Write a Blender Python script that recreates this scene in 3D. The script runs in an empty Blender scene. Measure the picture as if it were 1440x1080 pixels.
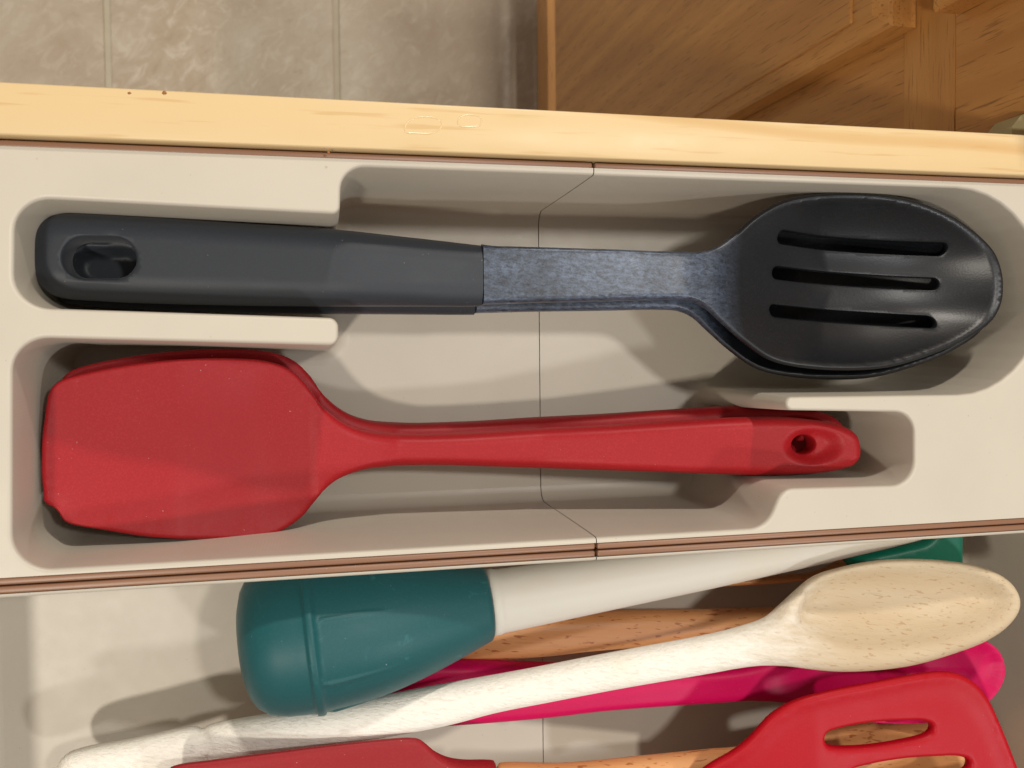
import bpy, bmesh, math, random
import numpy as np
from mathutils import Vector, Matrix, geometry
rng = np.random.RandomState(4)
C = bpy.context.scene.collection
scene = bpy.context.scene

# ---------------------------------------------------------------- camera
F, CX, CY, CAMZ = 1297.0, 720.0, 540.0, 0.30
def nrm(v):
    v = np.array(v, float); return v / np.linalg.norm(v)
AZ = -nrm((-302, -40, F)); AX = nrm((5586, -99, F)); AX = nrm(AX - AZ * AX.dot(AZ)); AY = np.cross(AZ, AX)
def at(px, py, z=0.0):
    """point of the plane at height z seen at a pixel of the photograph"""
    d = np.array([px - CX, py - CY, F]); w = np.array([AX.dot(d), AY.dot(d), AZ.dot(d)])
    t = (z - CAMZ) / w[2]; return w[0] * t, w[1] * t
def atx(px, py, x):
    d = np.array([px - CX, py - CY, F]); w = np.array([AX.dot(d), AY.dot(d), AZ.dot(d)])
    t = x / w[0]; return w[1] * t, CAMZ + w[2] * t
cam = bpy.data.cameras.new("camera"); co = bpy.data.objects.new("camera", cam); C.objects.link(co)
M = Matrix(((AX[0], -AX[1], -AX[2]), (AY[0], -AY[1], -AY[2]), (AZ[0], -AZ[1], -AZ[2]))).to_4x4()
M.translation = (0, 0, CAMZ); co.matrix_world = M
cam.lens = F / 1440 * 36; cam.sensor_width = 36; cam.clip_start = 0.01; cam.clip_end = 50
cam.dof.use_dof = True; cam.dof.focus_distance = 0.335; cam.dof.aperture_fstop = 24
scene.camera = co

# ---------------------------------------------------------------- light: a kitchen ceiling's lamps and the room's bounce
world = bpy.data.worlds.new("World"); scene.world = world; world.use_nodes = True
bg = world.node_tree.nodes["Background"]; bg.inputs[0].default_value = (1.0, 0.89, 0.79, 1); bg.inputs[1].default_value = 0.26
def lamp(name, dx, dy, power, size, col):
    l = bpy.data.lights.new(name, 'AREA'); l.shape = 'DISK'; l.size = size; l.energy = power; l.color = col
    o = bpy.data.objects.new(name, l); C.objects.link(o); o.location = (0.1 + dx, dy, 1.5)
    o.rotation_euler = (Vector((0.1, -0.05, -0.03)) - o.location).to_track_quat('-Z', 'Y').to_euler()
lamp("ceiling_lamp", 0.82, -0.93, 9.3, 0.15, (0.96, 0.96, 0.97))
lamp("ceiling_lamp", 0.42, 0.27, 7.8, 0.12, (1.0, 0.96, 0.90))
lamp("ceiling_lamp", -0.60, -0.56, 12.0, 0.12, (1.0, 0.92, 0.81))
lamp("ceiling_lamp", 0.26, 2.10, 32.0, 0.16, (1.0, 0.92, 0.82))
scene.view_settings.view_transform = 'Standard'; scene.view_settings.look = 'None'
scene.view_settings.exposure = 0.0; scene.view_settings.gamma = 1.0

# ---------------------------------------------------------------- helpers
def lin(r, g, b):
    f = lambda c: ((c / 255 + .055) / 1.055) ** 2.4 if c > 10 else c / 255 / 12.92
    return (f(r), f(g), f(b), 1)
class Mat:
    def __init__(s, name, col, rough=.5, spec=.5):
        s.m = bpy.data.materials.new(name); s.m.use_nodes = True; s.n = s.m.node_tree.nodes; s.l = s.m.node_tree.links
        s.b = s.n["Principled BSDF"]; s.b.inputs["Base Color"].default_value = col
        s.b.inputs["Roughness"].default_value = rough; s.b.inputs["Specular IOR Level"].default_value = spec
        s.tc = s.n.new("ShaderNodeTexCoord"); s.lastbump = None; s.col = None
    def coord(s, scale=(1, 1, 1), rot=(0, 0, 0)):
        r = s.n.new("ShaderNodeMapping"); r.inputs["Rotation"].default_value = rot
        s.l.new(s.tc.outputs["Object"], r.inputs["Vector"])
        m = s.n.new("ShaderNodeMapping"); m.inputs["Scale"].default_value = scale
        s.l.new(r.outputs[0], m.inputs["Vector"]); return m.outputs[0]
    def noise(s, scale, sc=(1, 1, 1), rot=(0, 0, 0), detail=4, rough=.5, dist=0):
        t = s.n.new("ShaderNodeTexNoise"); t.inputs["Scale"].default_value = scale; t.inputs["Detail"].default_value = detail
        t.inputs["Roughness"].default_value = rough; t.inputs["Distortion"].default_value = dist
        s.l.new(s.coord(sc, rot), t.inputs["Vector"]); return t.outputs["Fac"]
    def wave(s, scale, sc=(1, 1, 1), rot=(0, 0, 0), dist=2, axis='X', det=2, dscale=1.0):
        t = s.n.new("ShaderNodeTexWave"); t.bands_direction = axis; t.inputs["Scale"].default_value = scale
        t.inputs["Distortion"].default_value = dist; t.inputs["Detail"].default_value = det; t.inputs["Detail Scale"].default_value = dscale
        s.l.new(s.coord(sc, rot), t.inputs["Vector"]); return t.outputs["Fac"]
    def ramp(s, src, stops):
        r = s.n.new("ShaderNodeValToRGB"); e = r.color_ramp.elements
        while len(e) < len(stops): e.new(.5)
        for k, (p, c) in zip(e, stops):
            k.position = p; k.color = c if hasattr(c, '__len__') else (c, c, c, 1)
        s.l.new(src, r.inputs[0]); return r.outputs[0]
    def mix(s, fac, a, b, mode='MIX'):
        m = s.n.new("ShaderNodeMix"); m.data_type = 'RGBA'; m.blend_type = mode
        for i, v in ((0, fac), (6, a), (7, b)):
            if hasattr(v, 'is_linked') or isinstance(v, bpy.types.NodeSocket): s.l.new(v, m.inputs[i])
            else: m.inputs[i].default_value = v
        return m.outputs[2]
    def color(s, src): s.l.new(src, s.b.inputs["Base Color"]); return s
    def rough(s, src): s.l.new(src, s.b.inputs["Roughness"]); return s
    def bump(s, src, strength=.2, dist=.001):
        b = s.n.new("ShaderNodeBump"); b.inputs["Strength"].default_value = strength; b.inputs["Distance"].default_value = dist
        s.l.new(src, b.inputs["Height"])
        if s.lastbump: s.l.new(s.lastbump, b.inputs["Normal"])
        s.lastbump = b.outputs[0]; s.l.new(s.lastbump, s.b.inputs["Normal"]); return s

def thing(name, label, cat, loc=(0, 0, 0), group=None):
    o = bpy.data.objects.new(name, None); C.objects.link(o); o.location = loc; o.empty_display_size = .01
    o["label"] = label; o["category"] = cat
    if group: o["group"] = group
    return o
def link(name, me, mat, root=None, smooth=True):
    if root is not None:
        q = root; t_ = Vector((0, 0, 0))
        while q is not None: t_ = t_ + q.matrix_basis.translation; q = q.parent
        me.transform(Matrix.Translation(-t_))
    o = bpy.data.objects.new(name, me); C.objects.link(o)
    if root is not None: o.parent = root
    me.materials.append(mat.m)
    if smooth: me.shade_smooth()
    return o
def mesh(name, v, f):
    me = bpy.data.meshes.new(name); me.from_pydata([tuple(map(float, p)) for p in v], [], f); me.update(); return me
def sharp(o, deg=35):
    me = o.data; bm = bmesh.new(); bm.from_mesh(me)
    for e in bm.edges:
        if len(e.link_faces) == 2 and e.calc_face_angle(0) > math.radians(deg): e.smooth = False
    bm.to_mesh(me); bm.free()
def boxmesh(name, lo, hi, bev=0.0, seg=2):
    bm = bmesh.new(); bmesh.ops.create_cube(bm, size=1)
    for v in bm.verts:
        v.co = Vector([(lo[i] + hi[i]) / 2 + v.co[i] * (hi[i] - lo[i]) for i in range(3)])
    if bev: bmesh.ops.bevel(bm, geom=bm.edges[:], offset=bev, segments=seg, affect='EDGES', profile=.5)
    me = bpy.data.meshes.new(name); bm.to_mesh(me); bm.free(); return me

def spline(pts, step, closed=True):
    """Catmull-Rom through the points, then even spacing. pts: world xy"""
    P = np.array(pts, float); n = len(P); out = []
    for i in range(n if closed else n - 1):
        p0, p1, p2, p3 = P[(i - 1) % n], P[i], P[(i + 1) % n], P[(i + 2) % n]
        if not closed:
            if i == 0: p0 = 2 * p1 - p2
            if i == n - 2: p3 = 2 * p2 - p1
        a = np.linalg.norm(p1 - p0) ** .5 + 1e-9; b = np.linalg.norm(p2 - p1) ** .5 + 1e-9; c = np.linalg.norm(p3 - p2) ** .5 + 1e-9
        m1 = (p1 - p0) / a - (p2 - p0) / (a + b) + (p2 - p1) / b
        m2 = (p2 - p1) / b - (p3 - p1) / (b + c) + (p3 - p2) / c
        m1 *= b; m2 *= b
        k = max(3, int(np.linalg.norm(p2 - p1) / step * 3))
        for t in np.linspace(0, 1, k, endpoint=False):
            out.append((2*t**3-3*t**2+1)*p1 + (t**3-2*t**2+t)*m1 + (-2*t**3+3*t**2)*p2 + (t**3-t**2)*m2)
    if not closed: out.append(P[-1])
    return resample(np.array(out), step, closed)
def resample(P, step, closed=True):
    Q = np.vstack([P, P[:1]]) if closed else P
    s = np.r_[0, np.cumsum(np.linalg.norm(np.diff(Q, axis=0), axis=1))]
    n = max(8, int(round(s[-1] / step)))
    u = np.linspace(0, s[-1], n, endpoint=not closed) if not closed else np.linspace(0, s[-1], n, endpoint=False)
    return np.c_[np.interp(u, s, Q[:, 0]), np.interp(u, s, Q[:, 1])]
def rounded(pts, rad, step):
    """polygon with arc corners; rad one value or one per corner"""
    P = np.array(pts, float); n = len(P); out = []
    for i in range(n):
        r = rad[i] if hasattr(rad, '__len__') else rad
        a, p, b = P[i - 1], P[i], P[(i + 1) % n]
        u = nrm(a - p); v = nrm(b - p); ang = math.acos(max(-1, min(1, u.dot(v))))
        if r <= 0 or ang > 3.1: out.append(p); continue
        L = min(r / math.tan(ang / 2), .49 * np.linalg.norm(a - p), .49 * np.linalg.norm(b - p)); r2 = L * math.tan(ang / 2)
        c = p + nrm(u + v) * r2 / math.sin(ang / 2); s, e = p + u * L - c, p + v * L - c
        a0 = math.atan2(s[1], s[0]); da = (math.atan2(e[1], e[0]) - a0 + math.pi) % (2 * math.pi) - math.pi
        for t in np.linspace(0, 1, 10): out.append(c + r2 * np.array([math.cos(a0 + da * t), math.sin(a0 + da * t)]))
    return resample(np.array(out), step)
def capsule(a, b, w, step=.0007):
    a, b = np.array(a), np.array(b); d = nrm(b - a); n = np.array([-d[1], d[0]]); r = w / 2; out = []
    for c, s in ((b - d * r, 1), (a + d * r, -1)):
        for t in np.linspace(-math.pi / 2, math.pi / 2, 12):
            out.append(c + s * r * (math.cos(t) * d + math.sin(t) * n))
    return resample(np.array(out), step)
def dist(P, L):
    A = L; B = np.roll(L, -1, axis=0); AB = B - A; den = (AB ** 2).sum(1) + 1e-18; out = np.empty(len(P))
    for k in range(0, len(P), 2000):
        p = P[k:k + 2000, None, :]; t = np.clip(((p - A) * AB).sum(2) / den, 0, 1)
        out[k:k + 2000] = np.sqrt((((A + t[..., None] * AB) - p) ** 2).sum(2).min(1))
    return out
def inside(P, L):
    A = L; B = np.roll(L, -1, axis=0); x, y = P[:, 0:1], P[:, 1:2]
    c = (A[:, 1] > y) != (B[:, 1] > y)
    xi = A[:, 0] + (y - A[:, 1]) * (B[:, 0] - A[:, 0]) / (B[:, 1] - A[:, 1] + 1e-15)
    return (c & (x < xi)).sum(1) % 2 == 1
def area(L): return .5 * np.sum(L[:, 0] * np.roll(L[:, 1], -1) - np.roll(L[:, 0], -1) * L[:, 1])
def ccw(L): return L if area(L) > 0 else L[::-1].copy()
def normals(L):   # outward for ccw
    d = np.roll(L, -1, 0) - np.roll(L, 1, 0); d /= np.linalg.norm(d, axis=1)[:, None] + 1e-12
    return np.c_[d[:, 1], -d[:, 0]]
def sstep(a, b, x): t = np.clip((x - a) / (b - a), 0, 1); return t * t * (3 - 2 * t)

def sheet(name, loops, mid, ht, hb, rads, mat, root, res=.0016, split=None, smooth_it=3, detail=None):
    """solid body from an outline with holes: top = mid + ht*e, bottom = mid - hb*e, edges rounded with radius rads[i]"""
    rfun = rads; rads = [rd(np.array([]), None) if callable(rd) else rd for rd in rads]
    loops = [ccw(L) for L in loops]; pts = []; edges = []; k = 0
    for L in loops:
        n = len(L); pts.append(L); edges += [(k + i, k + (i + 1) % n) for i in range(n)]; k += n
    nb = k
    for i, L in enumerate(loops):
        nm = normals(L) * (-1 if i == 0 else 1)
        for f in (.05, .18, .40, .68, 1.0):
            q = L + nm * rads[i] * f
            ok = (dist(q, L) > rads[i] * f * .93) & (inside(q, loops[0]))
            for j, L2 in enumerate(loops):
                if j != i: ok &= dist(q, L2) > rads[j] * .6 + .0002
                if j: ok &= ~inside(q, L2)
            ids = np.cumsum(ok) - 1; n_ = len(q); sp_ = np.linalg.norm(np.roll(q, -1, 0) - q, axis=1)
            edges += [(k + int(ids[t]), k + int(ids[(t + 1) % n_])) for t in range(n_) if ok[t] and ok[(t + 1) % n_] and sp_[t] < .003]
            pts.append(q[ok]); k += int(ok.sum())
    lo, hi = loops[0].min(0), loops[0].max(0); g = []
    for r, y in enumerate(np.arange(lo[1], hi[1], res * .87)):
        xs = np.arange(lo[0] + (r % 2) * res / 2, hi[0], res); g.append(np.c_[xs, np.full(len(xs), y)])
    g = np.vstack(g); g = g + rng.uniform(-.08, .08, g.shape) * res
    ok = inside(g, loops[0])
    g = g[ok]; ok = np.ones(len(g), bool)
    for i, L in enumerate(loops):
        ok &= dist(g, L) > rads[i] + res * .35
        if i: ok &= ~inside(g, L)
    pts.append(g[ok]); P = np.vstack(pts)
    r = geometry.delaunay_2d_cdt([Vector(p) for p in P], edges, [], 0, 1e-8, True)
    V = np.array([tuple(v) for v in r[0]]); orig = r[3]
    isb = np.array([any(q < nb for q in o) for o in orig])
    T = np.array([f for f in r[2] if len(f) == 3]); cen = V[T].mean(1)
    ok = inside(cen, loops[0])
    for L in loops[1:]: ok &= ~inside(cen, L)
    T = T[ok]; cen = cen[ok]
    a = V[T[:, 1]] - V[T[:, 0]]; b = V[T[:, 2]] - V[T[:, 0]]
    flip = (a[:, 0] * b[:, 1] - a[:, 1] * b[:, 0]) < 0; T[flip] = T[flip][:, ::-1]
    ds = [dist(V, L) for L in loops]; e = np.ones(len(V))
    for d, rd in zip(ds, rfun):
        t = np.clip(d / (rd(V[:, 0], V[:, 1]) if callable(rd) else rd), 0, 1); e = np.minimum(e, np.sqrt(np.clip(1 - (1 - t) ** 2, 0, 1)))
    e[isb] = 0
    E_ = np.unique(np.sort(np.vstack([T[:, [0, 1]], T[:, [1, 2]], T[:, [2, 0]]]), axis=1), axis=0)
    wt = 1 / (np.linalg.norm(V[E_[:, 0]] - V[E_[:, 1]], axis=1) + 2e-4); deg = np.zeros(len(V)); np.add.at(deg, E_[:, 0], wt); np.add.at(deg, E_[:, 1], wt); deg[deg == 0] = 1
    dsm = ds[0].copy(); outer = ds[0] < 1e-7
    for _ in range(60):
        ac = np.zeros(len(V)); np.add.at(ac, E_[:, 0], dsm[E_[:, 1]] * wt); np.add.at(ac, E_[:, 1], dsm[E_[:, 0]] * wt)
        dsm = np.where(outer, 0, .35 * dsm + .65 * ac / deg)
    dsm = np.where(ds[0] < .004, ds[0], ds[0] + (dsm - ds[0]) * np.clip((ds[0] - .004) / .006, 0, 1))
    m = np.array(mid(V[:, 0], V[:, 1], dsm), float); fT = ht(V[:, 0], V[:, 1], dsm) if callable(ht) else ht; fB = hb(V[:, 0], V[:, 1], dsm) if callable(hb) else hb
    fT = np.full(len(V), fT) if np.isscalar(fT) else fT; fB = np.full(len(V), fB) if np.isscalar(fB) else fB
    E_ = np.unique(np.sort(np.vstack([T[:, [0, 1]], T[:, [1, 2]], T[:, [2, 0]]]), axis=1), axis=0)
    wt = 1 / (np.linalg.norm(V[E_[:, 0]] - V[E_[:, 1]], axis=1) + 2e-4); deg = np.zeros(len(V)); np.add.at(deg, E_[:, 0], wt); np.add.at(deg, E_[:, 1], wt); deg[deg == 0] = 1
    for _ in range(smooth_it):
        for arr in (m, fT, fB):
            ac = np.zeros(len(V)); np.add.at(ac, E_[:, 0], arr[E_[:, 1]] * wt); np.add.at(ac, E_[:, 1], arr[E_[:, 0]] * wt)
            arr[:] = np.where(isb, arr, .4 * arr + .6 * ac / deg)
    if detail: fT = fT + detail(V[:, 0], V[:, 1])
    top = np.c_[V, m + fT * e]; bot = np.c_[V, m - fB * e]
    n = len(V); idx = np.where(isb, np.arange(n), np.arange(n) + n)
    allv = np.vstack([top, bot]); groups = {None: np.ones(len(T), bool)} if split is None else split(cen[:, 0], cen[:, 1])
    res_ = {}
    for nmk, sel in groups.items():
        F_ = np.vstack([T[sel], idx[T[sel]][:, ::-1]]); used = np.unique(F_); mp = np.zeros(2 * n, int); mp[used] = np.arange(len(used))
        o = link(nmk or name, mesh(nmk or name, allv[used], mp[F_].tolist()), mat, root); res_[nmk] = o
    return res_ if split else res_[None]

def zline(prof):
    """height along the tool: list of (px, z) -> function of pixel column and function of world x"""
    px = [p for p, z in prof]; zs = [z for p, z in prof]
    wx = [at(p, 700, z)[0] for p, z in prof]
    return (lambda q: float(np.interp(q, px, zs))), (lambda x: np.interp(x, wx, zs))
def outline(pts, zf, step=.0012, smooth=True):
    w = [at(x, y, zf(x)) for x, y in pts]
    return spline(w, step) if smooth else resample(np.array(w), step)

def cut(o, x, sgn):
    """trim an object square at world x and close the cut"""
    lx = x - (o.parent.location.x if o.parent else 0); me = o.data; bm = bmesh.new(); bm.from_mesh(me)
    g_ = bmesh.ops.bisect_plane(bm, geom=bm.verts[:] + bm.edges[:] + bm.faces[:], plane_co=(lx, 0, 0), plane_no=(sgn, 0, 0), clear_outer=True)
    ce = [q for q in g_['geom_cut'] if isinstance(q, bmesh.types.BMEdge)]
    bmesh.ops.holes_fill(bm, edges=ce, sides=0)
    for q in ce: q.smooth = False
    bm.to_mesh(me); bm.free(); return o
# ---------------------------------------------------------------- materials
def wood(name, base, dark, rot, sc=1.0, pore=.5, rough=.42, fleck=None, contrast=.5):
    m = Mat(name, base, rough, .35)
    g = m.noise(22 * sc, (.12, 1.6, 1.6), rot, 6, .6, .4)
    c = m.mix(m.ramp(g, [(.25, .15), (.70, 1.0)]), dark, base)
    w = m.wave(14 * sc, (.10, 1, 1), rot, 7, 'Y', 3, .8)
    c = m.mix(m.ramp(w, [(.0, contrast), (.6, 0.0)]), c, dark)
    p = m.noise(480 * sc, (.08, 1.5, 1.5), rot, 3, .6)
    pd = tuple(x * .45 for x in dark[:3]) + (1,)
    c = m.mix(m.ramp(p, [(.30, pore), (.43, 0.0)]), c, pd)
    if fleck:
        f = m.noise(fleck[1], (.30, 1.1, 1.1), rot, 2, .5)
        c = m.mix(m.ramp(f, [(.62, 0.0), (.68, fleck[2])]), c, fleck[0])
    m.color(c); m.bump(p, .18, .0006); return m
GY = (0, 0, math.radians(90)); GX = (0, 0, 0); GZ = (0, math.radians(90), 0)
OB, OD = lin(200, 146, 82), lin(162, 108, 54)
oak_v = wood("oak_vertical", OB, OD, GZ, 1.2, .7, .38, contrast=.3)
oak_h = wood("oak_horizontal", OB, OD, GY, 1.2, .7, .38, contrast=.3)
maple = Mat("maple_board", lin(226, 190, 124), .38, .4)
g = maple.noise(16, (.10, 2.2, 1), GX, 5, .6, .6)
c = maple.mix(maple.ramp(g, [(.35, 0.0), (.65, 1.0)]), lin(220, 194, 148), lin(215, 187, 138))
w = maple.wave(9, (.12, 1, 1), (0, 0, .03), 9, 'Y', 3, 1.0)
c = maple.mix(maple.ramp(w, [(.0, .4), (.06, 0.0)]), c, lin(196, 146, 76))
p = maple.noise(420, (.08, 1.3, 1), GX, 2); c = maple.mix(maple.ramp(p, [(.28, .35), (.4, 0.0)]), c, lin(190, 146, 84))
maple.color(c); maple.bump(p, .08, .0003)
maple.rough(maple.ramp(maple.noise(40, detail=5), [(.3, .28), (.7, .5)]))
stain = Mat("dried_ring", lin(219, 191, 142), .22, .5)
chipm = Mat("chip_brown", lin(150, 92, 40), .6)

def printed(name, col, seed):
    m = Mat(name, col, .40, .45)
    n = m.noise(30, detail=3); c = m.mix(m.ramp(n, [(.3, 0.0), (.7, 1.0)]), col, tuple(x * .95 for x in col[:3]) + (1,))
    s = m.noise(900, detail=1); c = m.mix(m.ramp(s, [(.18, .35), (.22, 0.0)]), c, lin(120, 100, 84))
    m.color(c)
    lay = m.wave(800, (1, 1, 1), (0, 0, 0), .3, 'Z', 1); m.bump(lay, .05, .0003)
    ln = m.wave(420, (1, 1, 0), (0, 0, math.radians(45)), .4, 'X', 1); m.bump(ln, .035, .0003)
    m.rough(m.ramp(m.noise(160, detail=5), [(.3, .40), (.7, .46)])); return m
beige = printed("beige_printed_plastic", lin(197, 189, 174), 0)
brown = Mat("brown_printed_plastic", lin(150, 112, 88), .38, .5)
brown.bump(brown.wave(500, (1, 1, 1), GX, .3, 'Z', 1), .12, .0003)
brown.color(brown.mix(brown.ramp(brown.noise(50, (.1, 1, 1)), [(.35, 0.0), (.65, 1.0)]), lin(144, 106, 82), lin(130, 92, 68)))

def silicone(name, col, rough=.5, speck=.12, sheen=.0, spec=.4):
    m = Mat(name, col, rough, spec)
    s = m.noise(1500, detail=2); lt = tuple(min(1, x * 1.35 + .015) for x in col[:3]) + (1,)
    c = m.mix(m.ramp(s, [(.45, 0.0), (.75, speck * 4)]), col, lt)
    n = m.noise(25, detail=4); c = m.mix(m.ramp(n, [(.35, 0.0), (.7, .35)]), c, tuple(x * .92 for x in col[:3]) + (1,))
    d = m.noise(900, detail=1, rot=(.3, .2, .1)); c = m.mix(m.ramp(d, [(.79, 0.0), (.84, .3)]), c, (.7, .6, .55, 1))
    m.color(c); m.bump(s, .10, .0002); m.b.inputs["Sheen Weight"].default_value = sheen
    m.rough(m.ramp(m.noise(70, detail=4), [(.3, rough - .02), (.7, rough + .03)])); return m
red = silicone("red_silicone", lin(156, 22, 29), .46, .10, .0, .25)
dullred = silicone("dull_red_silicone", lin(146, 28, 34), .48, .08, .0, .25)
bright = silicone("bright_red_silicone", lin(168, 2, 22), .45, .05, .0, .22)
magenta = silicone("magenta_silicone", lin(200, 4, 84), .45, .05, .0, .22)
teal_rubber = silicone("teal_rubber", lin(10, 78, 82), .50, .06, .08)
s_ = teal_rubber; sc_ = s_.noise(75, (1, .6, 1), GX, 8, .7, 2.2)
cc = s_.b.inputs["Base Color"].links[0].from_socket
s_.color(s_.mix(s_.ramp(sc_, [(.60, 0.0), (.74, .35)]), cc, lin(60, 140, 140)))
teal_sil = silicone("green_teal_silicone", lin(0, 118, 92), .42, .05, .1)
grip = silicone("charcoal_soft_grip", lin(42, 47, 54), .5, .05, .1, .4)
nylon = Mat("charcoal_nylon", lin(44, 46, 49), .38, .5)
n = nylon.noise(1300, detail=2); nylon.bump(n, .12, .0003)
cn = nylon.mix(nylon.ramp(n, [(.5, 0.0), (.8, .5)]), lin(15, 17, 21), lin(36, 39, 44))
sepx = nylon.n.new("ShaderNodeSeparateXYZ"); nylon.l.new(nylon.tc.outputs["Object"], sepx.inputs[0])
XN0, XN1 = .0, .0   # filled below, in object space
mr = nylon.n.new("ShaderNodeMapRange"); nylon.l.new(sepx.outputs[0], mr.inputs[0]); nylon_range = mr
mr.inputs[3].default_value = 1.0; mr.inputs[4].default_value = 0.0
blot = nylon.ramp(nylon.noise(70, (.6, 1.2, 1), GX, 8, .75, .3), [(.32, .25), (.64, .95)])
fine = nylon.ramp(nylon.noise(800, (.5, 1, 1), (0, 0, .12), 6, .8, .4), [(.38, .15), (.64, 1.0)])
mm = nylon.mix(1.0, blot, fine, 'MULTIPLY'); mm = nylon.mix(1.0, mm, mr.outputs[0], 'MULTIPLY')
cn = nylon.mix(mm, cn, lin(106, 121, 146))
scr = nylon.noise(150, (.25, 1.6, 1), (0, 0, -.3), 3, .5, 3.0)
scm = nylon.mix(1.0, nylon.ramp(scr, [(.480, 0.0), (.50, 1.0), (.520, 0.0)]), nylon.ramp(nylon.noise(60, detail=2), [(.60, 0.0), (.68, 1.0)]), 'MULTIPLY')
cn = nylon.mix(nylon.mix(1.0, scm, mr.outputs[0], 'MULTIPLY'), cn, lin(168, 178, 192)); nylon.color(cn)
white_plastic = Mat("cloudy_white_plastic", lin(214, 208, 192), .48, .35)
white_plastic.b.inputs["Subsurface Weight"].default_value = .35; white_plastic.b.inputs["Subsurface Radius"].default_value = (.01, .009, .007); white_plastic.b.inputs["Subsurface Scale"].default_value = .4
white_plastic.color(white_plastic.mix(white_plastic.ramp(white_plastic.noise(35, (.5, 1, 1), detail=5), [(.45, 0.0), (.8, .5)]), lin(210, 206, 196), lin(206, 192, 160)))
white_plastic.bump(white_plastic.noise(700, detail=2), .05, .0002)
beech = wood("beech_orange", lin(218, 162, 110), lin(200, 136, 80), (0, 0, .12), 1.5, .25, .45, (lin(156, 88, 44), 620, .8), .25)
bare = wood("bare_beech", lin(204, 187, 158), lin(190, 167, 134), (0, 0, .22), 1.6, .18, .6, (lin(160, 118, 76), 800, .5), .25)
# ---------------------------------------------------------------- trays
FZ = -0.074; XS = at(835, 230, 0)[0]; XR = 0.335; XL = -0.175; GAP = .00016
YT = at(700, 221, 0)[1]                    # tray's far outer edge
YD = at(842, 773.5, 0)[1]                  # between the two trays
def tray(label, cavity, ylo, yhi, brown_lo=True, brown_hi=True):
    root = thing("organizer_tray", label, "tray", ((XL + XR) / 2, (ylo + yhi) / 2, FZ - .003))
    L = ccw(cavity); nm = normals(L); B = .0024
    prof = [(.0013, 0), (.0008, -.0001), (.0004, -.0004), (.0001, -.0009), (0, -.0016), (-.0003, -.01), (-.0009, -.035), (-.0015, FZ + .006)]
    for k in range(1, 7):
        a = k / 6 * math.pi / 2; prof.append((-.0015 - .006 * (1 - math.cos(a)), FZ + .006 - .006 * math.sin(a)))
    rings = [L + nm * o for o, z in prof]
    n = len(L); v = []; f = []
    for (o, z), R in zip(prof, rings): v += [(p[0], p[1], z) for p in R]
    for k in range(len(prof) - 1):
        for i in range(n):
            j = (i + 1) % n; f.append((k * n + i, (k + 1) * n + i, (k + 1) * n + j, k * n + j))
            f[-1] = f[-1][::-1]
    def fill(pts, edges, test, z, up=True):
        gx_, gy_ = np.meshgrid(np.arange(XL + .004, XR, .009), np.arange(ylo + .003, yhi, .0085)); G = np.c_[gx_.ravel(), gy_.ravel()] + rng.uniform(-.001, .001, (gx_.size, 2))
        bnd = np.array([p for p in pts]); G = G[test(G)]; G = G[np.array([np.min(np.linalg.norm(bnd - q, axis=1)) > .003 for q in G])]
        if len(pts) > 5: pts = list(pts) + list(G)
        r = geometry.delaunay_2d_cdt([Vector(p) for p in pts], edges, [], 0, 1e-9, True)
        V = np.array([tuple(q) for q in r[0]]); T = np.array(r[2]); T = T[test(V[T].mean(1))]
        a = V[T[:, 1]] - V[T[:, 0]]; b = V[T[:, 2]] - V[T[:, 0]]; fl = (a[:, 0] * b[:, 1] - a[:, 1] * b[:, 0]) < 0; T[fl] = T[fl][:, ::-1]
        k = len(v); v.extend([(p[0], p[1], z) for p in V]); f.extend([tuple(int(q) + k for q in t) for t in T])
    last = rings[-1]; ed = [(i, (i + 1) % n) for i in range(n)]
    fill(list(last), ed, lambda c: inside(c, last), FZ)
    y0 = ylo + (B if brown_lo else 0); y1 = yhi - (B if brown_hi else 0)
    rect = np.array([(XL, y0), (XR, y0), (XR, y1), (XL, y1)])
    fill(list(rings[0]) + list(rect), ed + [(n, n + 1), (n + 1, n + 2), (n + 2, n + 3), (n + 3, n)], lambda c: inside(c, rect) & ~inside(c, rings[0]), 0)
    # outer skirt
    k = len(v); v += [(x, y, z) for z in (0, FZ - .002) for x, y in rect]
    f += [(k + i, k + 4 + i, k + 4 + (i + 1) % 4, k + (i + 1) % 4) for i in range(4)]
    for sgn in (-1, 1):
        bm = bmesh.new(); me = mesh("tray_half", v, f); bm.from_mesh(me)
        bmesh.ops.remove_doubles(bm, verts=bm.verts, dist=1e-6)
        bmesh.ops.bisect_plane(bm, geom=bm.verts[:] + bm.edges[:] + bm.faces[:], plane_co=(XS + sgn * GAP, 0, 0), plane_no=(sgn, 0, 0), clear_inner=True)
        bm.normal_update()
        for e_ in bm.edges:
            if len(e_.link_faces) == 2 and sum(q.normal.z > .999999 for q in e_.link_faces) == 1: e_.smooth = False
        bm.to_mesh(me); bm.free()
        o = link("tray_half", me, beige, root); sharp(o, 40)
    for flag, y, s in ((brown_lo, ylo, 1), (brown_hi, yhi - (.0004 if yhi == YT else 0), -1)):
        if not flag: continue
        for x0, x1 in ((XL, XS - .0004), (XS + .0004, XR)):
            a, b = sorted((y + s * .00015, y + s * (B - .0001)))
            link("edge_strip", boxmesh("edge_strip", (x0, a, FZ), (x1, b, -.0002), .0006, 3), brown, root)
    return root

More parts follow.
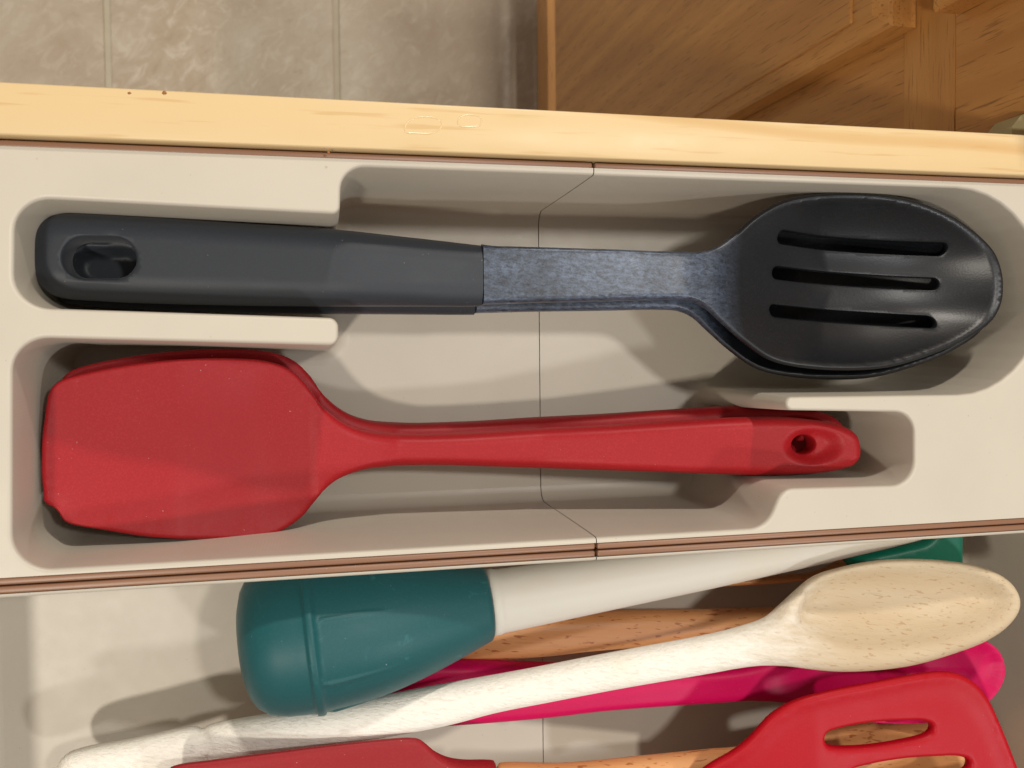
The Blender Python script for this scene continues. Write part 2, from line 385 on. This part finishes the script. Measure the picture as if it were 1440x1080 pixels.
up = [(20, 277, 10), (478, 301, 2.5), (480, None, 9), (1468, None, 48), (1468, 553, 46), (1106, 558, 3), (1106, 577, 3), (1286, 580, 8), (1286, 682, 9),
      (1101, 687, 7), (1078, -1, 10), (16, -1, 11), (17, 474, 10), (476, 486, 3), (476, 447, 3), (18, 432, 10)]
def corner(x, y):
    if y is None: return (at(x, 240)[0], YT - .0028 - .0019)
    if y == -1: return (at(x, 780)[0], YD + .0025 + .0019)
    return at(x, y)
tray("beige tray with shaped pockets holding the charcoal spoons and red spatulas",
     rounded([corner(x, y) for x, y, r in up], [r * .001 for x, y, r in up], .0009), YD + .0001, YT)
YL = YD - .142
low_top = YD - .0024 - .0013
lowcav = rounded([(at(14, 900, FZ)[0] - .0105, low_top), (at(14, 900, FZ)[0] - .0105, YL + .004), (.305, YL + .004), (.305, low_top)], .012, .0012)
tray("open beige bin holding the teal baster and the wooden and coloured tools", lowcav, YL, YD - .0001)

# ---------------------------------------------------------------- drawer and its maple side, cabinet, floor
XF = .285
cab = thing("oak_cabinet", "oak base cabinet with a closed door and its maple sided drawer pulled open", "cabinet", (XF, .35, -.72))
root = link("drawer", boxmesh("drawer", (XL - .0195, YL + .0, FZ - .014), (.5595, YT, FZ - .0045)), maple, cab); root["label"] = "open drawer with a yellow maple side board"
y0 = YT + .0003; y1 = y0 + .0152
sb = link("side_board", boxmesh("side_board", (XL - .02, y0, -.088), (.56, y1, .0030), .0006, 2), maple, root, True); sharp(sb, 60)
link("side_board", boxmesh("side_board", (XL - .02, YL - .016, -.088), (.56, YL - .0008, .0030), .0006, 2), maple, root)
link("drawer_front", boxmesh("drawer_front", (XL - .045, YL - .03, -.11), (XL - .021, YT + .05, .02), .004, 3), oak_h, root)
for pts in ([(569, 178), (578, 167), (600, 164), (619, 168), (622, 176), (611, 187), (585, 188), (570, 186)], [(643, 170), (648, 163), (662, 161), (677, 165), (676, 176), (660, 179), (645, 177)]):
    L = ccw(spline([at(x, y, .003) for x, y in pts], .0006)); nn = normals(L); vv = []; ff = []; n = len(L)
    for o_, z_ in ((.00012, .003), (0, .00312), (-.00022, .00313), (-.0004, .00302)): vv += [(p[0], p[1], z_) for p in L + nn * o_]
    for k in range(3):
        for i in range(n): ff.append((k * n + i, k * n + (i + 1) % n, (k + 1) * n + (i + 1) % n, (k + 1) * n + i))
    link("dried_ring", mesh("dried_ring", vv, ff), stain, root)
for x, y, r in ((182, 131, .0004), (231, 130.5, .0006), (462, 214, .0004)):
    p = at(x, y, .003); bm = bmesh.new(); bmesh.ops.create_icosphere(bm, subdivisions=2, radius=r)
    for q in bm.verts: q.co = Vector((q.co.x * rng.uniform(.7, 1.5) + p[0], q.co.y * rng.uniform(.6, 1.3) + p[1], q.co.z * .25 + .003))
    me = bpy.data.meshes.new("chip"); bm.to_mesh(me); bm.free(); link("chip", me, chipm, root)
# pale drawer slide under the board at the cabinet opening
XF = .285
sl = [(1423, 195), (1423, 178), (1436, 162), (1470, 150), (1480, 195)]
slz = -.012
L = ccw(np.array([at(x, y, slz) for x, y in sl])); n = len(L)
slide_mat = Mat("pale_slide_metal", lin(176, 168, 128), .4); slide_mat.bump(slide_mat.noise(300), .05, .0002)
link("slide_bracket", mesh("slide_bracket", [(p[0], max(p[1], y1 + .0004), z) for z in (slz, slz - .014) for p in L], [tuple(range(n)), tuple(range(n, 2 * n))[::-1]] + [(i, i + n, (i + 1) % n + n, (i + 1) % n) for i in range(n)]), slide_mat, root, False)

XD = XF - .019
zr0 = atx(1271.5, 110, XF)[1]; zr1 = atx(1342, 110, XF)[1]; zbot = atx(756, 80, XF)[1]
ybk = 1.1; yfr = y1 + .004
ydo = atx(1287, 40, XF)[0]; zdt = atx(1289, 15, XF)[1]
# face frame
link("frame_rail", boxmesh("frame_rail", (XF, yfr - .002, zr0), (XF + .02, ybk, zr1)), oak_h, cab, False)
link("frame_stile", boxmesh("frame_stile", (XF + .0006, yfr - .002, zbot), (XF + .02, ydo + .035, zr0 - .0003)), oak_v, cab, False)
link("frame_stile", boxmesh("frame_stile", (XF + .0004, yfr - .002, zr1 + .0003), (XF + .02, ydo + .035, .09)), oak_v, cab, False)
link("frame_rail", boxmesh("frame_rail", (XF, ydo + .0352, zbot), (XF + .02, ybk, zbot + .045)), oak_h, cab, False)
link("side_panel", boxmesh("side_panel", (XF + .0202, ybk - .02, -.862), (.9, ybk, .09)), oak_v, cab, False)
link("kick_board", boxmesh("kick_board", (XF + .05, -.9, -.862), (XF + .065, ybk - .021, zbot - .004)), oak_h, cab, False)
link("cabinet_floor", boxmesh("cabinet_floor", (XF + .021, yfr, zbot), (.88, ybk - .021, zbot + .018)), oak_h, cab, False)
zdb = atx(778, 80, XD)[1]; zdb = max(zdb, zbot + .006)
def slab(name, y0, y1, z0, z1, root, matv, arch=False):
    """front slab with a routed edge: stepped outline towards its face"""
    st = [(XF - .0005, 0), (XD + .0065, 0), (XD + .0045, .0012), (XD + .003, .004), (XD + .0012, .0062), (XD + .0002, .0072), (XD, .010)]
    v = []; f = []
    for x, i in st: v += [(x, y0 + i, z0 + i), (x, y1 - i, z0 + i), (x, y1 - i, z1 - i), (x, y0 + i, z1 - i)]
    for k in range(len(st) - 1):
        for i in range(4): f.append((k * 4 + i, k * 4 + (i + 1) % 4, k * 4 + 4 + (i + 1) % 4, k * 4 + 4 + i))
    k = (len(st) - 1) * 4; f.append((k, k + 1, k + 2, k + 3)); f.append((3, 2, 1, 0))
    me = mesh(name, v, [q[::-1] for q in f]); bm = bmesh.new(); bm.from_mesh(me); bmesh.ops.recalc_face_normals(bm, faces=bm.faces); bm.to_mesh(me); bm.free()
    return link(name, me, matv, root, False)
door = slab("door", ydo, ydo + .42, zdb, zdt, cab, oak_v)
gy = atx(1235, 12, XD)[0]
# raised centre panel lines of the door: two thin routed grooves are the gaps between stile, panel and rail
for a, b, c_, d in ((gy - .003 + .0, gy + .40, zdt - .022, zdt - .0195),):
    pass
pan = link("door_panel", boxmesh("door_panel", (XD - .0016, gy, zdb + .03), (XD + .004, ydo + .42 - .02, zdt - .022), .0013, 2), oak_v, door.parent, False)
slab("drawer_front", atx(1297, 16, XD)[0], ydo + .42, atx(1297, 12, XD)[1], .06, cab, oak_h)

fl = bpy.data.objects.new("floor", None); bpy.data.objects.remove(fl)
FL = -.86
base = mesh("floor", [(-3, -3, FL - .003), (4, -3, FL - .003), (4, 4, FL - .003), (-3, 4, FL - .003)], [(0, 1, 2, 3)])
grout = Mat("grout_line", lin(178, 166, 140), .6); grout.color(grout.mix(grout.noise(60), lin(186, 176, 152), lin(204, 196, 174)))
floor = link("floor", base, grout, None, False); floor["kind"] = "structure"
vin = Mat("mottled_vinyl", lin(170, 152, 130), .5, .4)
a1 = vin.noise(9, detail=8, rough=.65, dist=.6); a2 = vin.noise(70, (1, .55, 1), (0, 0, .7), 7, .7, .8); a3 = vin.noise(3.2, (1.7, .5, 1), detail=3)
c = vin.mix(vin.ramp(a1, [(.36, 0.0), (.64, 1.0)]), lin(188, 172, 148), lin(206, 196, 176))
c = vin.mix(vin.ramp(a2, [(.50, 0.0), (.72, .75)]), c, lin(226, 218, 200))
c = vin.mix(vin.ramp(a2, [(.28, .5), (.42, 0.0)]), c, lin(170, 150, 124))
c = vin.mix(vin.ramp(a3, [(.42, .0), (.66, .4)]), c, lin(182, 166, 146)); vin.color(c)
vin.bump(a2, .15, .002); vin.rough(vin.ramp(a2, [(.3, .3), (.7, .6)]))
gx1 = at(151, 60, FL)[0]; gx2 = at(473, 60, FL)[0]; W = gx2 - gx1; gyy = at(300, -60, FL)[1]
tile_me = None
for j in range(-2, 3):
    for i in range(-4, 4):
        x = gx1 + i * W; y = gyy + (j - 1) * W
        if tile_me is None:
            tile_me = boxmesh("floor_tile", (.0035, .0035, -.004), (W - .0035, W - .0035, 0), .0015, 2); tile_me.materials.append(vin.m)
        o = bpy.data.objects.new("floor_tile", tile_me); C.objects.link(o); o.location = (x, y, FL); o.parent = floor
# each tile reads its own patch of the pattern
loc = vin.n.new("ShaderNodeObjectInfo"); add = vin.n.new("ShaderNodeVectorMath"); add.operation = 'ADD'
for lk in list(vin.l):
    if lk.from_node == vin.tc:
        to = lk.to_socket; vin.l.remove(lk); vin.l.new(add.outputs[0], to)
vin.l.new(vin.tc.outputs["Object"], add.inputs[0]); vin.l.new(loc.outputs["Location"], add.inputs[1])

# ---------------------------------------------------------------- the black spoons
def dup(root, label, mirror=False):
    r = root.copy(); C.objects.link(r); r["label"] = label
    for ch in list(root.children):
        c_ = ch.copy(); C.objects.link(c_); c_.parent = r
        for g_ in ch.children:
            d_ = g_.copy(); C.objects.link(d_); d_.parent = c_
    return r
zq, zw = zline([(40, -.026), (470, -.025), (680, -.023), (900, -.018), (1000, -.015), (1408, -.014)])
gp = [(44, 365), (45, 340), (51, 320), (64, 306), (88, 300), (200, 304), (330, 313), (465, 322), (560, 332), (640, 341), (700, 348), (740, 352), (745, 380), (740, 425), (700, 430), (665, 431), (560, 431), (450, 431), (300, 429), (150, 424), (80, 417), (60, 405), (48, 385)]
nk = [(640, 346.5), (700, 346.5), (760, 348), (860, 351), (940, 354), (985, 354), (1009, 346), (1034, 328), (1061, 304), (1096, 284), (1131, 275), (1183, 271), (1235, 273), (1287, 283), (1339, 305), (1374, 330), (1397, 355), (1407, 382), (1409, 404), (1406, 428), (1393, 452), (1360, 476), (1322, 494), (1252, 516), (1183, 521), (1113, 515), (1079, 505), (1044, 481), (1009, 450), (990, 433), (970, 424), (940, 422), (860, 424), (760, 426), (680, 428.5), (640, 429)]
XJ = at(679, 390, -.02)[0]; xb0, xb1 = at(975, 400, -.018)[0], at(1100, 400, -.018)[0]
egg = ccw(spline([at(x, y, -.014) for x, y in [(1034, 328), (1061, 304), (1096, 284), (1131, 275), (1183, 271), (1235, 273), (1287, 283), (1339, 305), (1374, 330), (1397, 355), (1407, 382), (1409, 404), (1406, 428), (1393, 452), (1360, 476), (1322, 494), (1252, 516), (1183, 521), (1113, 515), (1079, 505), (1044, 478), (1012, 440), (1003, 400), (1012, 358)]], .002))
ecen = np.array(at(1205, 396, -.014)); q_ = egg - ecen; eth = np.arctan2(q_[:, 1], q_[:, 0]); o_ = np.argsort(eth); eth = eth[o_]; erd = np.linalg.norm(q_, axis=1)[o_]
def egg_depth(x, y):
    dx, dy = x - ecen[0], y - ecen[1]; th = np.arctan2(dy, dx); R_ = np.interp(th, eth, erd, period=2 * math.pi)
    rho = np.sqrt(dx * dx + dy * dy) / R_; r1 = np.clip(rho / .935, 0, 1); w = sstep(.35, .95, -np.cos(th))
    return (1 - w) * (1 - r1 ** 2.7) + w * (1 - np.clip(rho, 0, 1) ** 2) ** 1.5
def spoon(label, slotted):
    sp = thing("slotted_spoon" if slotted else "serving_spoon", label, "spoon", (at(45, 365, -.04)[0], at(45, 365, -.04)[1], -.04), "charcoal spoons nested in the far pocket")
    gl = outline(gp, zq); hole = capsule(at(98, 366, zq(92)), at(195, 366, zq(195)), .0122)
    hin = capsule(at(91, 366, zq(92)), at(197, 366, zq(195)), .0126)
    def grip_top(x, y, d): return .0078 - .0030 * sstep(XJ - .05, XJ, x)
    o = sheet("handle", [gl, hole][:2 if slotted else 1], lambda x, y, d: zw(x), grip_top, .0075, [.0078, .0012][:2 if slotted else 1], grip, sp, res=.0014,
        detail=None if slotted else (lambda x, y: -.0075 * np.clip(dist(np.c_[x, y], hin) / .002, 0, 1) * inside(np.c_[x, y], hin)))
    cut(o, XJ - .00025, 1)
    nl = outline(nk, zq)
    slots = [capsule(at(1094, 332.5, -.0195), at(1333, 350.5, -.0185), .0046), capsule(at(1085, 383, -.0245), at(1319, 400, -.0235), .0046), capsule(at(1081, 436.5, -.0225), at(1315, 453, -.0205), .0048)]
    def bowl_mid(x, y, d):
        return zw(x) - (.0165 if slotted else .0290) * egg_depth(x, y)
    def bowl_top(x, y, d): return .0013 + .0005 * np.exp(-((np.clip(d, 0, 1) - .0014) / .0010) ** 2) * sstep(xb0, xb1, x) + .0030 * (1 - sstep(xb0 - .01, xb0 + .012, x)) 
    o = sheet("bowl", [nl] + (slots if slotted else []), bowl_mid, bowl_top, .0016, [.0015] + ([.0005] * 3 if slotted else []), nylon, sp, res=.0012, smooth_it=0)
    cut(o, XJ + .0001, -1); return sp
sp = spoon("charcoal slotted spoon on top in the far pocket, its neck worn blue-grey", True)
nylon_range.inputs[1].default_value = at(960, 400, -.018)[0] - sp.location.x; nylon_range.inputs[2].default_value = at(1040, 400, -.018)[0] - sp.location.x
sp2 = spoon("unslotted charcoal spoon nested beneath the slotted one, only its lower edge showing", False)
sp2.location.z -= .0165; sp2.location.y -= .0012; sp2.location.x += .0005; sp2.rotation_euler = (0, math.radians(-1.75), math.radians(-.5))

# ---------------------------------------------------------------- the red spatulas
zq, zw = zline([(40, -.022), (250, -.027), (440, -.039), (560, -.049), (760, -.046), (1020, -.030), (1205, -.020)])
rs = thing("red_spatula", "red silicone spatula lying on top, its broad smooth head towards the left", "spatula", (at(57, 630, -.045)[0], at(57, 630, -.045)[1], -.045), "red spatulas stacked in the near pocket")
op = [(57, 637), (58, 612), (61, 589), (66, 556), (72, 544), (84, 535), (104, 528), (174, 514), (260, 505), (330, 504), (375, 508), (406, 519), (430, 540), (451, 569), (479, 592), (509, 604), (561, 609), (648, 608), (752, 602), (857, 597), (940, 592), (1027, 587), (1096, 586), (1148, 591), (1182, 598), (1199, 609), (1205, 625), (1204, 643), (1195, 654), (1170, 662), (1134, 666), (1079, 668), (1023, 667), (940, 664), (752, 658), (614, 654), (544, 656), (509, 661), (475, 674), (455, 690), (440, 709), (424, 728), (392, 749), (362, 757), (278, 759), (208, 756), (149, 747), (93, 736), (86, 730), (80, 720), (70, 712), (62, 709), (59, 690), (57, 665)]
ol = outline(op, zq); a = np.linspace(0, 2 * math.pi, 28, endpoint=False); hc = at(1145, 627.5, -.0145); hole = np.c_[hc[0] + .0046 * np.cos(a), hc[1] + .0036 * np.sin(a)]
hc2 = at(1152, 628, -.0145); XC = at(446, 620, -.036)[0]
def rmid(x, y, d):
    m = sstep(XC + .004, XC - .022, x); t = np.clip(d / .028, 0, 1)
    z = zw(x) - m * .0034 * (1 - (1 - t) ** 2)
    return z - .0016 * sstep(XC + .001, XC - .003, x)
def rtop(x, y, d):
    h = sstep(XC - .002, XC + .03, x); e = np.sqrt(((x - hc2[0]) / .0125) ** 2 + ((y - hc2[1]) / .0078) ** 2)
    return .0013 + h * .0045
def rdip(x, y):
    e = np.sqrt(((x - hc2[0]) / .0125) ** 2 + ((y - hc2[1]) / .0078) ** 2); return -.0036 * (1 - sstep(.45, 1.0, e))
sheet("spatula", [ol, hole], rmid, rtop, rtop, [lambda x, y: (.0038 if y is None else .0012 + .0026 * sstep(XC - .006, XC + .03, x)), .0006], red, rs, res=.0013, detail=rdip,
      split=lambda x, y: {"head": x < XC, "handle": x >= XC})
rs2 = dup(rs, "second red spatula under the first, showing as a darker rim along its far side")
rs2.location.z -= .0085; rs2.location.y += .0030; rs2.location.x += .0012; rs2.rotation_euler = (0, math.radians(.9), math.radians(.15))

# ---------------------------------------------------------------- turkey baster
def lathe(name, A, B, prof, mat, root, seg=96, ridge=None, closed=True):
    A, B = Vector(A), Vector(B); d = (B - A).normalized(); up_ = Vector((0, 0, 1)); s = d.cross(up_).normalized(); u = s.cross(d); v = []; f = []
    for t, r in prof:
        for k in range(seg):
            an = 2 * math.pi * k / seg; rr = r + (ridge(t, an) if ridge else 0)
            v.append(A + d * t + (u * math.cos(an) + s * math.sin(an)) * rr)
    for j in range(len(prof) - 1):
        for k in range(seg): f.append((j * seg + k, j * seg + (k + 1) % seg, (j + 1) * seg + (k + 1) % seg, (j + 1) * seg + k))
    f.append(tuple(range(seg))[::-1]); f.append(tuple(range((len(prof) - 1) * seg, len(prof) * seg)))
    me = mesh(name, v, f); bm = bmesh.new(); bm.from_mesh(me); bmesh.ops.recalc_face_normals(bm, faces=bm.faces); bm.to_mesh(me); bm.free()
    return link(name, me, mat, root)
zA, zB = -.036, -.030
A = (*at(337, 907, zA), zA); B = (*at(1313, 742, zB), zB); LB = (Vector(B) - Vector(A)).length
bast = thing("turkey_baster", "turkey baster with a dark teal rubber bulb and cloudy white tube beside the tray divider", "baster", (A[0], A[1], FZ))
def tpx(px):
    px = px if px < 480 else (480 + (px - 480) * (686 - 480) / (697 - 480) if px <= 697 else 686 + (px - 697) * (1313 - 686) / (1313 - 697))
    return (Vector((*at(px, np.interp(px, [337, 1313], [907, 742]), float(np.interp(px, [337, 1313], [zA, zB]))), 0)) - Vector((A[0], A[1], 0))).length
K = lambda z: (CAMZ - z) / F * .96
bp = [(337, 2), (337.5, 28), (340, 54), (346, 75), (356, 91), (372, 102), (395, 108), (420, 110), (431, 110.5), (434, 111), (435.5, 114.5), (438, 115.5), (443, 115.5), (446, 114.5), (448, 111), (455, 110), (500, 107), (540, 102), (580, 93), (620, 81), (650, 71), (675, 62), (690, 57), (695, 55), (697, 52), (697.5, 45)]
prof = [(tpx(p), r * K(zA)) for p, r in bp]
tt = [p[0] for p in prof]; rr_ = [p[1] for p in prof]; dense = sorted(set(list(tt) + list(np.linspace(tt[15], tt[-4], 60))))
dense = [t for t in tt if t < tpx(456)] + list(np.linspace(tpx(457), tpx(688), 60)) + [t for t in tt if t > tpx(689)]
prof2 = [[t, float(np.interp(t, tt, rr_))] for t in dense]
for _ in range(40):
    for q in range(1, len(prof2) - 4):
        if tpx(458) < prof2[q][0] < tpx(686): prof2[q][1] = .5 * prof2[q][1] + .25 * (prof2[q - 1][1] + prof2[q + 1][1])
# smooth the long body a little
t0, t1 = tpx(450), tpx(575)
def ridge(t, an):
    if t < t0 or t > t1: return 0
    w_ = min(1, (t - t0) / .002) * max(0, 1 - (t - t0) / (t1 - t0)) ** 1.6; r = 0
    for a0 in (-1.25, -.42, .40, 1.22, 2.1, -2.1):
        x = (an - a0 + math.pi) % (2 * math.pi) - math.pi; r += .0010 * math.exp(-(x / .022) ** 2) * w_
    return r
lathe("bulb", A, B, prof2, teal_rubber, bast, 288, ridge)
tp = [(697, 30), (698.5, 48), (704, 48), (709, 48), (711, 46.8), (716, 46.3), (850, 41), (1000, 35), (1150, 27), (1250, 20), (1290, 16), (1310, 12), (1313, 9), (1313.5, 5)]
zm = -.033
lathe("tube", A, B, [(tpx(p), r * K(zm) * 1.03) for p, r in tp], white_plastic, bast, 80)

# ---------------------------------------------------------------- wooden handle under the baster, teal scraper
zq, zw = zline([(600, -.058), (1140, -.056)])
wh = thing("wooden_utensil", "orange beech handle with dark flecks lying under the baster tube and the bare wooden spoon", "utensil", (*at(640, 905, -.066), FZ))
L = outline([(575, 895), (600, 917), (642, 927), (739, 925), (822, 916), (900, 909), (1000, 897), (1150, 884), (1250, 880), (1255, 860), (1150, 853), (1000, 856.5), (878, 858), (760, 864), (660, 876), (600, 884)], zq)
sheet("handle", [L], lambda x, y, d: zw(x), .006, .006, [.0055], beech, wh)
zq, zw = zline([(700, -.060), (1185, -.050), (1350, -.046)])
ts = thing("scraper", "green teal scraper with a slim wooden handle, under the tip of the baster", "scraper", (*at(1265, 780, -.06), FZ))
L = outline([(1186.5, 786), (1184, 787), (1150, 803), (1110, 808), (900, 815), (720, 825), (715, 838), (900, 829), (1110, 818), (1150, 811), (1184, 799), (1186.5, 799), (1187, 793)], zq)
sheet("handle", [L], lambda x, y, d: zw(x), .004, .004, [.0018], beech, ts)
zt, zt2 = zline([(1180, -.0485), (1230, -.044), (1350, -.040)])
L = outline([(1188, 785), (1198, 780), (1213, 776), (1265, 766), (1296, 757), (1312, 738), (1330, 724), (1344, 723), (1348, 732), (1349, 780), (1348, 850), (1340, 858), (1290, 850), (1230, 822), (1195, 803), (1188, 799), (1187.5, 792)], zt)
sheet("head", [L], lambda x, y, d: zt2(x), .0045, .0045, [.0030], teal_sil, ts)

# ---------------------------------------------------------------- magenta spoon
zq, zw = zline([(450, -.056), (1050, -.050), (1413, -.028)])
mg = thing("magenta_spoon", "magenta silicone spoon lying under the whitened wooden spoon", "spoon", (*at(640, 970, -.06), FZ))
L = outline([(440, 985), (455, 958), (500, 938), (570, 928), (642, 926), (720, 929), (792, 932), (950, 937), (1050, 928), (1110, 905), (1180, 888), (1260, 880), (1330, 884), (1380, 898), (1404, 915), (1413, 937), (1411, 957), (1393, 984), (1350, 1008), (1270, 1018), (1190, 1010), (1130, 992), (1077, 985), (1000, 987), (850, 998), (764, 1008), (628, 1019), (540, 1024), (480, 1018), (450, 1004)], zq)
msl = [capsule(at(1215, 940, -.055), at(1333, 930, -.050), .0034)]
xm = at(1080, 950, -.05)[0]
sheet("spoon", [L], lambda x, y, d: zw(x) - .009 * sstep(xm, xm + .03, x) * (1 - (1 - np.clip(d / .018, 0, 1)) ** 2),
      lambda x, y, d: .0016 + .0045 * (1 - sstep(xm - .005, xm + .02, x)), .0018, [.004], magenta, mg, detail=lambda x, y: -.0012 * np.where(inside(np.c_[x, y], msl[0]), 1, 0) * np.clip(dist(np.c_[x, y], msl[0]) / .0008, 0, 1),
      split=lambda x, y: {"handle": x < xm + .012, "bowl": x >= xm + .012})

# ---------------------------------------------------------------- whitened wooden spoon
zq, zw = zline([(60, -.050), (283, -.043), (430, -.036), (750, -.028), (1000, -.022), (1150, -.017), (1433, -.014)])
ws = thing("wooden_spoon", "large bare wooden spoon with a whitened furry handle lying diagonally across the bin", "spoon", (*at(90, 1080, -.04), -.04))
op = [(1433, 843), (1427, 826), (1410, 810), (1383, 798), (1340, 790), (1283, 787), (1233, 790), (1187, 799), (1150, 811), (1127, 828), (1100, 851), (1077, 869), (1040, 882), (1000, 892), (900, 911), (836, 923), (739, 942), (656, 957), (600, 967), (503, 986), (397, 1002), (300, 1019), (290, 1023), (284, 1027), (279, 1024), (270, 1023), (178, 1041), (115, 1053), (92, 1062), (80, 1080), (84, 1104), (100, 1118), (180, 1106), (270, 1086), (280, 1082), (285, 1080), (291, 1080), (300, 1079), (383, 1061), (456, 1049), (550, 1034), (628, 1019), (697, 1001), (767, 987), (878, 966), (1000, 945), (1033, 939), (1067, 935), (1100, 936), (1143, 942), (1183, 945), (1233, 943), (1283, 936), (1333, 922), (1383, 903), (1413, 883), (1430, 861)]
L = outline(op, zq)
dl = ccw(spline([at(x, y, -.012) for x, y in [(1427, 843), (1421, 830), (1403, 814), (1378, 802), (1338, 794), (1283, 791), (1233, 794), (1190, 803), (1157, 816), (1136, 836), (1122, 862), (1124, 884), (1150, 900), (1190, 911), (1240, 915), (1290, 911), (1345, 899), (1395, 879), (1419, 862)]], .0012))
xw = at(1075, 900, -.02)[0]
def wtop(x, y, d):
    P = np.c_[x, y]; sd = np.where(inside(P, dl), dist(P, dl), 0)
    bowl = sstep(xw - .004, xw + .02, x)
    gz = 0 * np.exp(-((x - at(284, 1050, -.027)[0]) / .0009) ** 2)
    return .0062 - .0012 * bowl - .0115 * (1 - (1 - np.clip(sd / .0155, 0, 1)) ** 2) * bowl - gz
sheet("wooden_spoon", [L], lambda x, y, d: zw(x) - sstep(xw, xw + .02, x) * .001 , wtop, lambda x, y, d: .006 + .003 * sstep(xw, xw + .03, x) * np.clip(d / .012, 0, 1), [.0058], bare, ws, res=.0014, smooth_it=3, detail=lambda x, y: -.0014 * np.exp(-((x - at(284, 1050, -.027)[0]) / .0007) ** 2),
      split=lambda x, y: {"handle": x < xw, "bowl": x >= xw})
for ch in ws.children:
    if ch.name.startswith("handle"): ch["label"] = "whitened furry handle"
# the whitening fades out over the neck and the outside of the bowl
cb = bare.b.inputs["Base Color"].links[0].from_socket
sx = bare.n.new("ShaderNodeSeparateXYZ"); bare.l.new(bare.tc.outputs["Object"], sx.inputs[0])
def span(x0, x1, a_, b_):
    q = bare.n.new("ShaderNodeMapRange"); q.interpolation_type = 'SMOOTHSTEP'; q.inputs[1].default_value = x0 - ws.location.x; q.inputs[2].default_value = x1 - ws.location.x
    q.inputs[3].default_value = a_; q.inputs[4].default_value = b_; bare.l.new(sx.outputs[0], q.inputs[0]); return q.outputs[0]
wn = bare.ramp(bare.noise(240, (.22, 1.2, 1), (0, 0, .2), 5, .7), [(.35, 0.0), (.62, 1.0)])
edge = span(xw - .035, xw + .035, 0.0, 1.0)
wmask = bare.mix(edge, (1, 1, 1, 1), wn); wmask = bare.mix(1.0, wmask, span(xw - .02, xw + .04, 1.0, 0.0), 'MULTIPLY')
f1 = bare.noise(720, (.33, 1.2, 1.2), (0, 0, .2), 5, .7, .5)
white = bare.mix(bare.ramp(f1, [(.3, .3), (.5, 0.0)]), bare.mix(bare.ramp(bare.noise(60, detail=4), [(.58, 0.0), (.8, .3)]), lin(244, 240, 230), lin(228, 214, 186)), lin(178, 164, 138))
bare.color(bare.mix(wmask, cb, white))
hgt = bare.mix(span(xw - .02, xw + .03, 0.0, .8), f1, (.5, .5, .5, 1)); bare.bump(hgt, .6, .0010)
bare.rough(bare.mix(wmask, (.55, .55, .55, 1), (.85, .85, .85, 1)))

# ---------------------------------------------------------------- dull red spatula with wooden handle, red slotted turner
zq, zw = zline([(230, -.024), (600, -.026), (700, -.032), (1300, -.046)])
dr = thing("small_spatula", "dull red spatula with a wooden handle, overlapping the whitened spoon handle", "spatula", (*at(420, 1080, -.035), FZ))
L = outline([(236, 1083), (246, 1077), (300, 1069), (378, 1059), (456, 1049), (542, 1040), (578, 1038), (590, 1040), (600, 1047), (611, 1056), (628, 1064), (650, 1068), (685, 1068.5), (695, 1070), (697, 1078), (697, 1118), (690, 1126), (640, 1128), (610, 1150), (560, 1176), (400, 1190), (250, 1180), (236, 1150)], zq)
sheet("head", [L], lambda x, y, d: zw(x), lambda x, y, d: .0014 + .004 * sstep(at(590, 1100, -.03)[0], at(650, 1100, -.03)[0], x), .003, [.0030], dullred, dr)
L = outline([(699, 1077), (703, 1074), (794, 1073), (900, 1063), (1000, 1053), (1037, 1050), (1180, 1022), (1300, 1006), (1390, 1010), (1400, 1050), (1380, 1100), (1250, 1120), (1037, 1122), (900, 1124), (794, 1122), (703, 1120), (699, 1116)], zq)
sheet("handle", [L], lambda x, y, d: zw(x), .006, .005, [.006], beech, dr)
zq, zw = zline([(900, -.030), (1000, -.024), (1150, -.016), (1440, -.012)])
tn = thing("slotted_turner", "bright red silicone slotted turner in the near right corner of the bin", "turner", (*at(1240, 1060, -.03), FZ))
L = outline([(900, 1130), (960, 1102), (1000, 1073), (1028, 1057), (1050, 1040), (1067, 1022), (1083, 1005), (1110, 988), (1145, 976), (1233, 958), (1300, 946), (1327, 944), (1350, 948), (1372, 962), (1388, 982), (1403, 1013), (1427, 1073), (1450, 1140), (1455, 1190), (1430, 1230), (1350, 1250), (1200, 1250), (1080, 1235), (1000, 1200), (940, 1185), (900, 1190)], zq)
s1 = ccw(spline([at(x, y, -.0135) for x, y in [(1166, 1043), (1169, 1035), (1187, 1028), (1233, 1019), (1270, 1016), (1300, 1015.5), (1311, 1020), (1312, 1028), (1306, 1034), (1267, 1045), (1217, 1053), (1180, 1054), (1169, 1051)]], .0008))
s2 = s1 + (np.array(at(1352, 1074, -.0135)) - np.array(at(1312, 1023, -.0135)))
s2 = s2.mean(0) + (s2 - s2.mean(0)) * np.array([1.15, 1.1]); s3 = s2 + (s2.mean(0) - s1.mean(0)) * .95
def tmid(x, y, d): return zw(x) - .0018 * (1 - (1 - np.clip(d / .010, 0, 1)) ** 2)
sheet("turner_head", [L, s1, s2, s3], tmid, .0024, .0024, [.0026, .0018, .0018, .0018], bright, tn)
